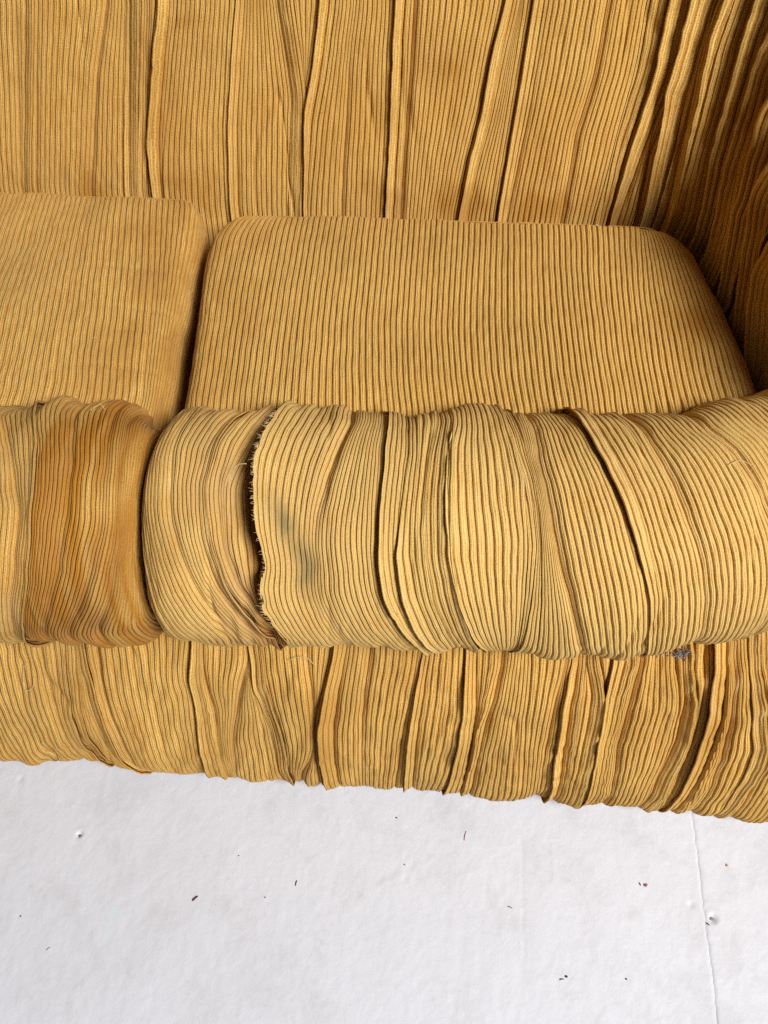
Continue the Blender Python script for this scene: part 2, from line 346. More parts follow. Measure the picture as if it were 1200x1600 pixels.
# ------------------------------------------------------------------ materials
def nodes_of(mat):
    mat.use_nodes = True
    nt = mat.node_tree
    return nt, nt.nodes, nt.links, nt.nodes['Principled BSDF']
def math_node(nt, op, a, b=None, clamp=False):
    n = nt.nodes.new('ShaderNodeMath'); n.operation = op; n.use_clamp = clamp
    for i, x in enumerate((a, b)):
        if x is None: continue
        if isinstance(x, (int, float)): n.inputs[i].default_value = x
        else: nt.links.new(x, n.inputs[i])
    return n.outputs[0]
def mix_col(nt, f, a, b, mode='MIX'):
    n = nt.nodes.new('ShaderNodeMix'); n.data_type = 'RGBA'; n.blend_type = mode
    for sock, x in ((n.inputs[0], f), (n.inputs[6], a), (n.inputs[7], b)):
        if isinstance(x, (int, float)): sock.default_value = x
        elif isinstance(x, tuple): sock.default_value = (*x, 1) if len(x) == 3 else x
        else: nt.links.new(x, sock)
    return n.outputs[2]
def noise_node(nt, vec, scale, detail=3, rough=0.55, dist=0.0):
    n = nt.nodes.new('ShaderNodeTexNoise'); n.inputs['Scale'].default_value = scale
    n.inputs['Detail'].default_value = detail; n.inputs['Roughness'].default_value = rough
    n.inputs['Distortion'].default_value = dist
    if vec is not None: nt.links.new(vec, n.inputs['Vector'])
    return n.outputs['Fac']
def remap(nt, x, a, b, c=0.0, d=1.0):
    n = nt.nodes.new('ShaderNodeMapRange'); n.inputs[1].default_value = a; n.inputs[2].default_value = b
    n.inputs[3].default_value = c; n.inputs[4].default_value = d
    nt.links.new(x, n.inputs[0]); return n.outputs[0]
def scaled(nt, vec, s):
    n = nt.nodes.new('ShaderNodeVectorMath'); n.operation = 'MULTIPLY'
    nt.links.new(vec, n.inputs[0]); n.inputs[1].default_value = s
    return n.outputs[0]

def make_corduroy(name, main, deep, light):
    """UV: x counts wales, y is metres along the wale. tint: r = rusty soiling, g = grey grime, b = bare ground weave, a = brightness of the pile"""
    mat = bpy.data.materials.new(name)
    nt, N, L, B = nodes_of(mat)
    uv = N.new('ShaderNodeUVMap'); uv.uv_map = 'UVMap'
    tc = N.new('ShaderNodeTexCoord')
    at = N.new('ShaderNodeAttribute'); at.attribute_name = 'tint'
    sep = N.new('ShaderNodeSeparateColor'); L.new(at.outputs['Color'], sep.inputs[0])
    # slow patches of lighter and darker nap
    patch = noise_node(nt, tc.outputs['Object'], 9.0, 4, 0.6)
    patch2 = noise_node(nt, tc.outputs['Object'], 31.0, 4, 0.65, 0.4)
    # per-wale streaks
    streak = noise_node(nt, scaled(nt, uv.outputs[0], (0.9, 9.0, 1)), 1.0, 3, 0.6)
    tuft = noise_node(nt, scaled(nt, uv.outputs[0], (5.0, 700.0, 1)), 1.0, 2, 0.6)
    sx = N.new('ShaderNodeSeparateXYZ'); L.new(uv.outputs[0], sx.inputs[0])
    wob = noise_node(nt, scaled(nt, uv.outputs[0], (1.3, 40.0, 1)), 1.0, 2)
    ph = math_node(nt, 'ADD', math_node(nt, 'MULTIPLY', sx.outputs[0], 3*2*math.pi), math_node(nt, 'MULTIPLY', wob, 4.0))
    plyw = math_node(nt, 'MULTIPLY', math_node(nt, 'ADD', math_node(nt, 'SINE', ph), 1.0), 0.5)
    ply = math_node(nt, 'ADD', math_node(nt, 'MULTIPLY', plyw, 0.40), math_node(nt, 'MULTIPLY', noise_node(nt, scaled(nt, uv.outputs[0], (4.3, 45.0, 1)), 1.0, 2, 0.6), 0.60))
    f = math_node(nt, 'ADD', math_node(nt, 'MULTIPLY', patch, 0.9), math_node(nt, 'MULTIPLY', patch2, 0.6))
    f = math_node(nt, 'ADD', f, math_node(nt, 'MULTIPLY', streak, 0.7))
    c = mix_col(nt, remap(nt, f, 0.80, 1.40), deep, main)
    c = mix_col(nt, math_node(nt, 'MULTIPLY', remap(nt, ply, 0.45, 0.70), 0.90), c, light)
    c = mix_col(nt, math_node(nt, 'MULTIPLY', remap(nt, ply, 0.47, 0.26), 0.85), c, deep)
    c = mix_col(nt, math_node(nt, 'MULTIPLY', remap(nt, tuft, 0.45, 0.68), 0.65), c, light)
    c = mix_col(nt, math_node(nt, 'MULTIPLY', remap(nt, tuft, 0.48, 0.28), 0.65), c, deep)
    c = mix_col(nt, math_node(nt, 'MULTIPLY', at.outputs['Alpha'], remap(nt, patch2, 0.3, 0.65, 0.4, 1.0), True), c, (0.76, 0.560, 0.225))
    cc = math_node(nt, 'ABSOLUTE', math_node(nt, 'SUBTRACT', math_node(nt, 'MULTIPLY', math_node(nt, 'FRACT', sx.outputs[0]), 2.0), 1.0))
    groove_shade = math_node(nt, 'POWER', cc, 7.0)  # mask for the shade painted into the grooves between wales
    # soiling with a shape of its own
    c = mix_col(nt, math_node(nt, 'MULTIPLY', sep.outputs[0], remap(nt, ply, 0.25, 0.6, 0.6, 1.0), True), c, (0.37, 0.150, 0.014))
    c = mix_col(nt, math_node(nt, 'MULTIPLY', sep.outputs[1], remap(nt, patch2, 0.3, 0.6, 0.5, 1.0), True), c, (0.22, 0.170, 0.070))
    weave = noise_node(nt, scaled(nt, uv.outputs[0], (1.5, 900.0, 1)), 1.0, 1)
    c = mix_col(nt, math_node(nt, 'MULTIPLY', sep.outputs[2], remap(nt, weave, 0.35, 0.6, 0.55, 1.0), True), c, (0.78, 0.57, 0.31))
    c = mix_col(nt, math_node(nt, 'MULTIPLY', groove_shade, math_node(nt, 'SUBTRACT', 0.9, sep.outputs[2]), True), c, (0.42, 0.130, 0.012))  # groove shade put into the colour as dark red-brown, not soiling
    L.new(c, B.inputs['Base Color'])
    B.inputs['Roughness'].default_value = 0.82
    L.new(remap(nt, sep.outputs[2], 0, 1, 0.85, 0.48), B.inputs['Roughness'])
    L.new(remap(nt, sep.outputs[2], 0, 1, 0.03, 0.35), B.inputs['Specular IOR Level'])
    B.inputs['Sheen Weight'].default_value = 0.06
    B.inputs['Sheen Roughness'].default_value = 0.45
    B.inputs['Sheen Tint'].default_value = (1.0, 0.86, 0.55, 1)
    h = math_node(nt, 'ADD', math_node(nt, 'MULTIPLY', tuft, 0.55), math_node(nt, 'MULTIPLY', ply, 0.8))
    h = math_node(nt, 'ADD', h, math_node(nt, 'MULTIPLY', noise_node(nt, tc.outputs['Object'], 900.0, 2), 0.5))
    bp = N.new('ShaderNodeBump'); bp.inputs['Strength'].default_value = 0.7; bp.inputs['Distance'].default_value = 0.0012
    L.new(h, bp.inputs['Height']); L.new(bp.outputs[0], B.inputs['Normal'])
    return mat
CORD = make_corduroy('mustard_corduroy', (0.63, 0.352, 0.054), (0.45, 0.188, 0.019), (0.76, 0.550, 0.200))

def plain(name, col, rough=0.8, var=0.25, scale=300):
    mat = bpy.data.materials.new(name)
    nt, N, L, B = nodes_of(mat)
    tc = N.new('ShaderNodeTexCoord')
    f = noise_node(nt, tc.outputs['Object'], scale, 3)
    c = mix_col(nt, remap(nt, f, 0.3, 0.7), tuple(x*(1-var) for x in col), tuple(min(1, x*(1+var)) for x in col))
    L.new(c, B.inputs['Base Color']); B.inputs['Roughness'].default_value = rough
    return mat
THREAD = plain('pale_cotton_thread', (0.58, 0.44, 0.22))
DECK = plain('brown_deck_cloth', (0.16, 0.075, 0.02))

# ------------------------------------------------------------------ corduroy cloth
PHASES_FAR = np.array([0.0, 0.09, 0.5, 0.91])
PHASES_NEAR = np.array([0.0, 0.035, 0.075, 0.13, 0.30, 0.5, 0.70, 0.87, 0.925, 0.965])
def wale(ph):
    c = np.abs(2*ph-1)
    return 1 - 0.89*c**10 - 0.11*c**2.2
def smooth1(a, k):
    if k < 2: return a
    ker = np.hanning(k+2)[1:-1]; ker /= ker.sum()
    p = np.pad(a, (k//2, k-1-k//2), 'edge')
    return np.convolve(p, ker, 'valid')

def cloth(name, P, tv, left, right, lines, parent, flip=False, pitch=0.007, amp=0.0034, seed=1, wig=0.0006,
          puff=0.0, relief=None, tint=None, pucker=None, cap=False, mat=None, edge_lines=(), gather=1.0, jit=0.08, fade=0.0, crease=0.0, bunch=0.0, squeeze=1.1, coarse_l=False, coarse_r=False, stretch=True):
    nt = len(tv)
    kk = max(3, int(0.034/np.median(np.diff(tv))))
    raw = []
    for (kind, lip, w, shine, ga, pts) in lines:
        v = np.array([p[0] for p in pts]); s = np.array([p[1] for p in pts]); A = np.array([p[2] for p in pts])*1e-3
        raw.append(dict(over=0.22 if w == 0.016 else 0.75, kind=kind, lip=lip, w=w, shine=shine, ga=ga, v=v, s=np.interp(tv, v, s), A=np.interp(tv, v, A), v0=v[0], v1=v[-1]))
    # each deep pleat is a bunch: thinner gathers run beside it and die out
    rr = np.random.default_rng(seed+900); extra_l = []
    for l in raw:
        if l['kind'] != 'pleat' or bunch <= 0: continue
        for side in (-1, 1):
            for j in range(2):
                if rr.random() > bunch: continue
                off = side*(0.0045+0.0055*j+0.003*rr.random())
                vc = tv[0]+(l['v1']-max(tv[0], 0))*rr.random(); vw = (0.25+0.5*rr.random())*(l['v1']-l['v0'])
                A = l['A']*(0.30+0.35*rr.random())*np.exp(-((tv-vc)/vw)**2)
                extra_l.append(dict(kind='groove' if rr.random() < 0.6 else 'pleat', lip=1 if rr.random() < 0.6 else -1, w=0.005, shine=0.6*rr.random(), ga=1.0, v=l['v'],
                                    s=l['s']+off*(1+0.7*np.clip((tv-vc)/max(vw, 0.02), -1, 1)*(rr.random()-0.3)), A=A, v0=l['v0'], v1=l['v1']))
    raw = raw+extra_l
    if extra_l: raw.sort(key=lambda l: float(np.mean(np.interp([l['v0'], (l['v0']+l['v1'])/2, l['v1']], tv, l['s']))))
    allL = [dict(kind='none', lip=0, w=.01, shine=0, ga=1.0, s=np.asarray(left, float), A=np.zeros(nt), v0=-9, v1=9)] \
        + [dict(kind='none', lip=0, w=.01, shine=0, ga=1.0, s=np.asarray(e, float), A=np.zeros(nt), v0=-9, v1=9) for e in edge_lines[:1]] \
        + raw + [dict(kind='none', lip=0, w=.01, shine=0, ga=1.0, s=np.asarray(e, float), A=np.zeros(nt), v0=-9, v1=9) for e in edge_lines[1:]] \
        + [dict(kind='none', lip=0, w=.01, shine=0, ga=1.0, s=np.asarray(right, float), A=np.zeros(nt), v0=-9, v1=9)]
    # a short fold follows its neighbours beyond its ends
    span = tv[-1]-tv[0]
    for i, l in enumerate(allL):
        if l['v0'] > -1:
            lo = next(allL[j] for j in range(i-1, -1, -1) if allL[j]['v1'] >= l['v1']-0.015 or allL[j]['v0'] < -1)
            hi = next(allL[j] for j in range(i+1, len(allL)) if allL[j]['v1'] >= l['v1']-0.015 or allL[j]['v0'] < -1)
            k = int(np.argmin(np.abs(tv-l['v1'])))
            if hi is not lo and l['v1'] < 0.75*min(tv[-1], 0.34) and stretch:
                fr = float(np.clip((l['s'][k]-lo['s'][k])/max(hi['s'][k]-lo['s'][k], 1e-4), 0, 1))
                l['s'][k:] = lo['s'][k:] + fr*(hi['s'][k:]-lo['s'][k:])
        l['s'] = smooth1(l['s'], kk); l['A'] = smooth1(l['A'], kk)
        if l['kind'] != 'none':
            l['s'] = l['s'] + 0.0004*vnoise(tv*14+i*7.3, 0*tv+i, seed+5)
            if l['w'] == 0.016: l['jag'] = 0.0013*vnoise(tv*85, 0*tv, 3) + 0.0011*vnoise(tv*190, 0*tv, 4)
            l['A'] = l['A']*(1+0.11*vnoise(tv*20+i*3.1, 0*tv+i*1.7, seed+9)+0.06*vnoise(tv*95+i*3.1, 0*tv+i*1.7, seed+19))
    for i in range(1, len(allL)):
        allL[i]['s'] = np.maximum(allL[i]['s'], allL[i-1]['s']+0.0012)
    S, H, SH, PH, BARE = [], [], [], [], []
    phi = 0.0
    TV = tv[None, :]
    def fold(l, side, d, width):
        """height, shift and bare-weave share at distance d on one side (+1 = right of the line)"""
        fade = np.clip(1-d/np.maximum(width, 1e-4), 0, 1)
        w = l['w']; A = l['A'][None, :]
        if l['kind'] == 'pleat':
            e = np.exp(-d/w)*fade
            if side == l['lip']:
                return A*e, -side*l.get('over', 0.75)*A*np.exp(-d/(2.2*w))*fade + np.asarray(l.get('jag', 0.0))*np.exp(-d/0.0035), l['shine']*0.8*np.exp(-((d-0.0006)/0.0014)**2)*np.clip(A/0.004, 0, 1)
            return -0.55*A*np.exp(-d/(0.6*w))*fade, 0*d, 0*d
        if l['kind'] == 'groove':
            e = np.exp(-(d/(w*0.62))**2)*fade
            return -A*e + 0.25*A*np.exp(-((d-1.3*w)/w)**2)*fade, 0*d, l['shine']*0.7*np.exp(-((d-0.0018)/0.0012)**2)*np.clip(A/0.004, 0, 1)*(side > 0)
        if l['kind'] == 'rope':
            tw = 0.72+0.26*np.sin(2*math.pi*(TV/0.021+side*d/0.016)+5.0*vnoise(TV*26+l['w']*9e4, 0*d, 12))
            e = np.exp(-(d/(w*0.75))**2)*fade
            return A*e*tw - 0.5*A*np.exp(-((d-1.5*w)/(0.5*w))**2)*fade, 0*d, 0*d
        return 0*d, 0*d, 0*d
    for k in range(len(allL)-1):
        l, r = allL[k], allL[k+1]
        width = r['s']-l['s']
        PHASES = PHASES_FAR if (k == 0 and coarse_l) or (k == len(allL)-2 and coarse_r) else PHASES_NEAR
        wm = float(np.percentile(width, 80))
        xg = np.linspace(0, 1, 200)
        kl = squeeze*float(np.clip(l['A'].max()/0.006, 0, 1)); kr = squeeze*float(np.clip(r['A'].max()/0.006, 0, 1))
        rho = 1 + kl*np.exp(-xg*wm/0.006) + kr*np.exp(-(1-xg)*wm/0.006)
        cum = np.r_[0, np.cumsum((rho[1:]+rho[:-1])/2)]; tot = cum[-1]/199; cum /= cum[-1]
        n = max(1, int(round(wm*gather*l['ga']*tot**0.8/pitch)))
        bj = np.interp(np.arange(n+1)/n, cum, xg)
        if n > 2: bj[1:-1] += jit*(rng.random(n-1)-0.5)*np.minimum(np.diff(bj)[1:], np.diff(bj)[:-1])*2
        a = np.concatenate([bj[i]+(bj[i+1]-bj[i])*PHASES for i in range(n)]+[[1.0]])
        ph = np.concatenate([np.tile(PHASES, n), [0.0]]); up = np.concatenate([(np.arange(n)[:, None]+PHASES[None, :]).ravel(), [n]])
        s = l['s'][None, :] + a[:, None]*width[None, :]
        dl = a[:, None]*width[None, :]; dr = (1-a)[:, None]*width[None, :]
        loc = np.clip(np.concatenate([np.repeat(np.diff(bj), len(PHASES)), [bj[-1]-bj[-2]]])[:, None]*width[None, :]/pitch, 0.22, 1.08)
        wl = np.concatenate([np.repeat(1+0.16*(rng.random(n)-0.5), len(PHASES)), [1]])
        h = amp*wale(ph)[:, None]*wl[:, None]*loc**0.7 - amp
        h1, s1, b1 = fold(l, +1, dl, width[None, :]); h2, s2, b2 = fold(r, -1, dr, width[None, :])
        bell = np.clip(4*a*(1-a), 0, 1)[:, None]**0.7
        h = h + h1 + h2 + puff*np.clip(width[None, :], 0, 0.12)*bell
        S.append(s); H.append(h); SH.append(s1+s2); PH.append(phi+up); BARE.append(np.clip(b1+b2, 0, 1))
        phi += n
        if k < len(allL)-2 and r['kind'] == 'pleat':
            # the hidden turn of the pleat: ribbed cloth running down under the lip and back out
            A = r['A'][None, :]; sg = r['lip']; one = np.ones((1, nt))
            path = np.array([(-0.55, 0.0), (-0.95, 0.35), (-0.9, 0.75), (-0.1, 0.35), (0.55, -0.15), (1.0, -r.get('over', 0.75))])
            dd = np.r_[0, np.cumsum(np.hypot(*np.diff(path, axis=0).T))]; Am = float(r['A'].max())
            nr = max(2, int(round(dd[-1]*Am/pitch*0.9)))
            tt = (np.arange(nr)[:, None]+PHASES_FAR[None, :]).ravel()[1:]/nr
            pp = np.tile(PHASES_FAR, nr)[1:]
            if sg < 0: tt, pp = tt[::-1], pp[::-1]
            for t_, p_ in zip(tt, pp):
                th = np.interp(t_*dd[-1], dd, path[:, 0]); ts = np.interp(t_*dd[-1], dd, path[:, 1])
                e_ = 0.02; tx = np.interp((t_+e_)*dd[-1], dd, path[:, 1])-np.interp((t_-e_)*dd[-1], dd, path[:, 1]); ty = np.interp((t_+e_)*dd[-1], dd, path[:, 0])-np.interp((t_-e_)*dd[-1], dd, path[:, 0])
                ln = math.hypot(tx, ty)+1e-9; rib = (wale(np.array(p_))-1)*min(amp, 0.35*Am)*np.clip(A/0.003, 0, 1)
                S.append(r['s'][None, :]*one); H.append(A*th-amp*(1-t_)-rib*tx/ln); SH.append(sg*(ts*A+rib*ty/ln))
                PH.append(np.array([phi+nr*(t_ if sg > 0 else 1-t_)])); BARE.append(0*A)
            phi += nr
    S = np.concatenate(S); H = np.concatenate(H); SH = np.concatenate(SH); PH = np.concatenate(PH); BARE = np.concatenate(BARE)
    V = np.broadcast_to(TV, S.shape)
    # thin wandering creases along the cloth
    nz = vnoise(S*21+seed, V*3.4, seed+51)+0.35*vnoise(S*60, V*9, seed+53)
    H = H - crease*np.exp(-(nz/0.075)**2)*np.clip(vnoise(S*8, V*11, seed+55)+0.25, 0, 1)
    H = H + 0.0010*fbm(S*38, V*16, seed+31, 3) + 0.00035*fbm(S*300, V*60, seed+37, 2)
    Sx = S + SH + wig*fbm(S*30, V*26, seed+41, 3) + 0.45*wig*vnoise(S*140, V*90, seed+43)
    Vx = V
    if relief is not None: H = H + relief(S, V)
    if pucker is not None:
        dv, H2 = pucker(S, V); Vx = V + dv; H = H + H2
    e = 1e-4
    p = P(Sx, Vx)
    n = np.cross(P(Sx+e, Vx)-P(Sx-e, Vx), P(Sx, Vx+e)-P(Sx, Vx-e))
    n /= np.maximum(np.linalg.norm(n, axis=-1, keepdims=True), 1e-12)
    if flip: n = -n
    co = p + n*H[..., None]
    co[..., 2] = np.maximum(co[..., 2], 0.003)
    nc = co.shape[0]
    t = np.zeros((nc, nt, 4)); t[..., 2] = BARE*(0.6+0.4*vnoise(V*60, S*20, seed+3)); t[..., 3] = fade
    if tint is not None:
        r_, g_, b_ = tint(S, V, co)
        t[..., 0] = np.clip(r_, 0, 1); t[..., 1] = np.clip(g_, 0, 1); t[..., 2] = np.clip(t[..., 2]+b_, 0, 1)
    uv = np.stack([np.broadcast_to(PH[:, None], S.shape), V], -1)
    i = np.arange(nc*nt).reshape(nc, nt)
    q = np.stack([i[:-1, :-1], i[1:, :-1], i[1:, 1:], i[:-1, 1:]], -1).reshape(-1, 4)
    if flip: q = q[:, ::-1]
    ex = []
    if cap:
        ex = [list(map(int, i[-1, :]))]
    me = mesh_arrays(name, co.reshape(-1, 3), q, uv=uv.reshape(-1, 2), tint=t.reshape(-1, 4), extra=ex)
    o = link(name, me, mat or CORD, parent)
    return o, co, S, V, allL
# ------------------------------------------------------------------ floor
def make_plaster(name, base, dirt):
    mat = bpy.data.materials.new(name)
    nt, N, L, B = nodes_of(mat)
    tc = N.new('ShaderNodeTexCoord'); o = tc.outputs['Object']
    big = noise_node(nt, o, 3.5, 4, 0.6)
    mid = noise_node(nt, o, 14.0, 5, 0.7, 0.6)
    fine = noise_node(nt, o, 160.0, 3, 0.6)
    drag = noise_node(nt, scaled(nt, o, (120.0, 9.0, 1.0)), 1.0, 4, 0.6, 0.3)
    speck = noise_node(nt, o, 420.0, 2, 0.5)
    c = mix_col(nt, math_node(nt, 'MULTIPLY', remap(nt, mid, 0.50, 0.74), 0.36), base, dirt)
    c = mix_col(nt, math_node(nt, 'MULTIPLY', remap(nt, big, 0.48, 0.70), 0.26), c, (0.54, 0.53, 0.55))
    c = mix_col(nt, math_node(nt, 'MULTIPLY', remap(nt, drag, 0.60, 0.78), 0.08), c, dirt)
    sp = math_node(nt, 'MULTIPLY', remap(nt, speck, 0.70, 0.76), remap(nt, mid, 0.48, 0.62))
    c = mix_col(nt, math_node(nt, 'MULTIPLY', sp, 0.6), c, (0.30, 0.26, 0.25))
    at = N.new('ShaderNodeAttribute'); at.attribute_name = 'tint'
    sep = N.new('ShaderNodeSeparateColor'); L.new(at.outputs['Color'], sep.inputs[0])
    c = mix_col(nt, math_node(nt, 'MULTIPLY', sep.outputs[0], 0.8, True), c, (0.40, 0.37, 0.36))
    c = mix_col(nt, math_node(nt, 'MULTIPLY', sep.outputs[1], 0.8, True), c, (0.52, 0.72, 0.66))
    L.new(c, B.inputs['Base Color'])
    B.inputs['Roughness'].default_value = 0.55
    B.inputs['Specular IOR Level'].default_value = 0.3
    h = math_node(nt, 'ADD', math_node(nt, 'MULTIPLY', fine, 0.7), math_node(nt, 'MULTIPLY', drag, 0.12))
    h = math_node(nt, 'ADD', h, math_node(nt, 'MULTIPLY', noise_node(nt, o, 70.0, 4, 0.6, 1.0), 0.9))
    bp = N.new('ShaderNodeBump'); bp.inputs['Strength'].default_value = 0.5; bp.inputs['Distance'].default_value = 0.0009
    L.new(h, bp.inputs['Height']); L.new(bp.outputs[0], B.inputs['Normal'])
    return mat
PLASTER = make_plaster('white_painted_concrete', (0.62, 0.628, 0.665), (0.44, 0.425, 0.43))

SEAM = lambda y: 0.388 + 0.082*y + 0.0012*vnoise(y*70, 0*y, 5) + 0.0008*vnoise(y*260, 0*y, 8)
def slab(name, lo, hi, z, seed, parent, edge):
    ys = np.concatenate([[-2.5, -1.2, -0.5, -0.2], np.arange(-0.08, 0.40, 0.0024), [0.5, 0.8, 1.6, 2.6]])
    a = np.linspace(0, 1, 420 if edge == 'r' else 150)
    Y = ys[None, :]*np.ones((len(a), 1))
    xlo = lo(ys)[None, :]; xhi = hi(ys)[None, :]
    X = xlo + (xhi-xlo)*a[:, None]
    Z = 0.0006*fbm(X*14, Y*9, seed, 3) + 0.00020*fbm(X*120, Y*100, seed+4, 3) + 0.0005*np.clip(fbm(X*120, Y*120, seed+7, 3)-0.75, 0, 2)*sstep(-0.2, 0.6, fbm(X*7, Y*7, seed+15, 2)) + 0.00015*np.clip(fbm(X*210, Y*14, seed+21, 2)-0.6, 0, 1)
    d = np.abs((xhi if edge == 'r' else xlo)-X)
    Z = Z + z - 0.0012*np.exp(-d/0.0012) + (0.0008*np.exp(-d/0.004) if edge == 'r' else 0) - 0.004
    for (hx, hy, hr, hd) in PITS:
        Z = Z - hd*np.exp(-((X-hx)**2+(Y-hy)**2)/hr**2) + 0.12*hd*np.exp(-((np.hypot(X-hx-0.002, Y-hy-0.002)-1.7*hr)/(0.6*hr))**2)
    def seg(ax, ay, bx, by, w):
        t = np.clip(((X-ax)*(bx-ax)+(Y-ay)*(by-ay))/((bx-ax)**2+(by-ay)**2), 0, 1)
        return np.exp(-(((X-ax-t*(bx-ax))**2+(Y-ay-t*(by-ay))**2))/w**2)
    brk = np.clip(fbm(X*160, Y*160, 61, 3)+0.25, 0, 1)
    grey = 0.45*brk*(0.55*seg(-0.0887, 0.0859, -0.0097, 0.1317, 0.0035)+0.75*seg(-0.0097, 0.1317, 0.0977, 0.1873, 0.004)
                + 0.9*seg(-0.4026, 0.14, -0.3734, 0.1201, 0.0035) + 0.6*seg(0.2267, 0.05, 0.2244, 0.03, 0.010)
                + 0.5*seg(0.1886, 0.198, 0.1813, 0.068, 0.0012) + 0.5*seg(0.348, 0.231, 0.352, 0.165, 0.0012) + 0.5*seg(-0.06, 0.03, -0.05, 0.09, 0.02))
    green = np.clip(0.4+fbm(X*90, Y*90, 63, 2), 0, 1)*0.8*seg(-0.2906, 0.1083, -0.2942, 0.0842, 0.0045)
    Z = Z + 0.0005*seg(0.2265, 0.1913, 0.2238, 0.152, 0.0012) - 0.0005*seg(0.1886, 0.198, 0.1813, 0.068, 0.0012)
    st = np.stack([grey, green, 0*X, 1+0*X], -1).reshape(-1, 4)
    co = np.stack([X, Y, Z], -1); nc, nt = X.shape
    st = np.concatenate([st, np.tile([[0, 0, 0, 1.0]], (nt, 1))])
    i = np.arange(nc*nt).reshape(nc, nt)
    q = np.stack([i[:-1, :-1], i[1:, :-1], i[1:, 1:], i[:-1, 1:]], -1).reshape(-1, 4)
    # turn the seam edge down so the slab has thickness
    ed = co[-1 if edge == 'r' else 0].copy(); ed[:, 2] -= 0.03
    cc = np.concatenate([co.reshape(-1, 3), ed]); b = i[-1 if edge == 'r' else 0]; j = np.arange(nt)+nc*nt
    q2 = np.stack([b[:-1], j[:-1], j[1:], b[1:]], -1)
    if edge != 'r': q2 = q2[:, ::-1]
    return link(name, mesh_arrays(name, cc, np.concatenate([q, q2]), tint=st), PLASTER, parent)
PITS = [(-0.3523, 0.1914, 0.0030, 0.0045), (0.4067, 0.1138, 0.0040, 0.0045), (0.383, 0.1282, 0.0034, 0.0016), (-0.4425, 0.2557, 0.003, 0.0015), (0.0446, 0.1500, 0.0035, 0.0008)]
floor = tag(empty('floor'), 'white painted concrete floor in two slabs with scuffs and chips in front of the sofa', kind='structure')
# the visible part is finely uneven; the rest of each slab is plain
slab('slab', lambda y: -0.62+0*y, SEAM, 0.0, 3, floor, 'r')
slab('slab', SEAM, lambda y: 0.75+0*y, -0.0012, 11, floor, 'l')

# ------------------------------------------------------------------ sofa: back, arm, base
def grid_v(fine0, fine1, step, before=(), after=()):
    return np.concatenate([before, np.arange(fine0, fine1, step), after])

sofa = tag(empty('sofa', (0.0, 0.6, 0.0)),
           'old mustard corduroy sofa with ruched gathered back, arm and base', 'sofa')

def back_tint(S, V, co):
    n = fbm(S*9, V*9, 71, 4); n2 = fbm(S*26, V*18, 73, 3)
    rust = np.clip(0.20*n2+0.10, 0, 0.35) + 0.35*sstep(0.02, 0.0, V-0.075-0.012*n)*sstep(-0.2, 0.9, n2)
    spots = np.exp(-(((S+0.235)/0.022)**2+((V-0.255)/0.007)**2)) + np.exp(-(((S-0.075)/0.03)**2+((V-0.215)/0.012)**2))*0.5
    return rust + 0.45*spots*np.clip(0.6+n2, 0, 1), 0.12*np.clip(n, 0, 1), 0*S
tvb = grid_v(0.02, 0.335, 0.0036, np.r_[-0.15, -0.08, -0.03, 0.0], np.r_[0.345, 0.36, 0.38, 0.40, 0.42, 0.45, 0.48, 0.51, 0.54, 0.57, 0.60, 0.63, 0.66, 0.69, 0.75, 0.9, 1.1, 1.2])
corner = LINES['back'][-1]
corner_s = np.interp(tvb, [p[0] for p in corner[5]], [p[1] for p in corner[5]])
# a faint stitched tuck crosses the upper back
def back_relief(S, V):
    yy = 0.300-0.02*(S+0.3) + 0.002*vnoise(S*60, 0*S, 4)
    line = np.exp(-((V-yy)/0.0022)**2)*sstep(-0.34, -0.30, S)*sstep(0.06, 0.0, S)
    return -0.0022*line + 0.0020*np.exp(-((V-yy+0.004)/0.003)**2)*sstep(-0.34, -0.30, S)*sstep(0.06, 0.0, S) + 0.0020*fbm(S*13, V*5, 77, 2)
cloth('backrest', BACK, tvb, -0.78+0*tvb, corner_s+0.02, LINES['back'], sofa, flip=False, seed=101, coarse_l=True, puff=0.03, wig=0.0004, amp=0.0033, crease=0.0034, bunch=0.85,
      relief=lambda S, V: back_relief(S, V) - 0.03*sstep(0.002, 0.02, S-np.interp(V, tvb, corner_s)), tint=back_tint)

def arm_tint(S, V, co):
    n2 = fbm(S*20, V*18, 83, 3)
    return 0.25+0.3*n2, 0*S, 0*S
cloth('arm', BACK, tvb, corner_s-0.004, 0.83+0*tvb, LINES['arm'], sofa, seed=131, coarse_r=True, stretch=False, puff=0.04, tint=arm_tint,
      relief=lambda S, V: 0.003*fbm(S*30, V*7, 87, 2) + 0.007*np.exp(-(S-np.interp(V, tvb, corner_s))/0.010), gather=1.25, cap=True, crease=0.002, amp=0.0032, bunch=0.7)

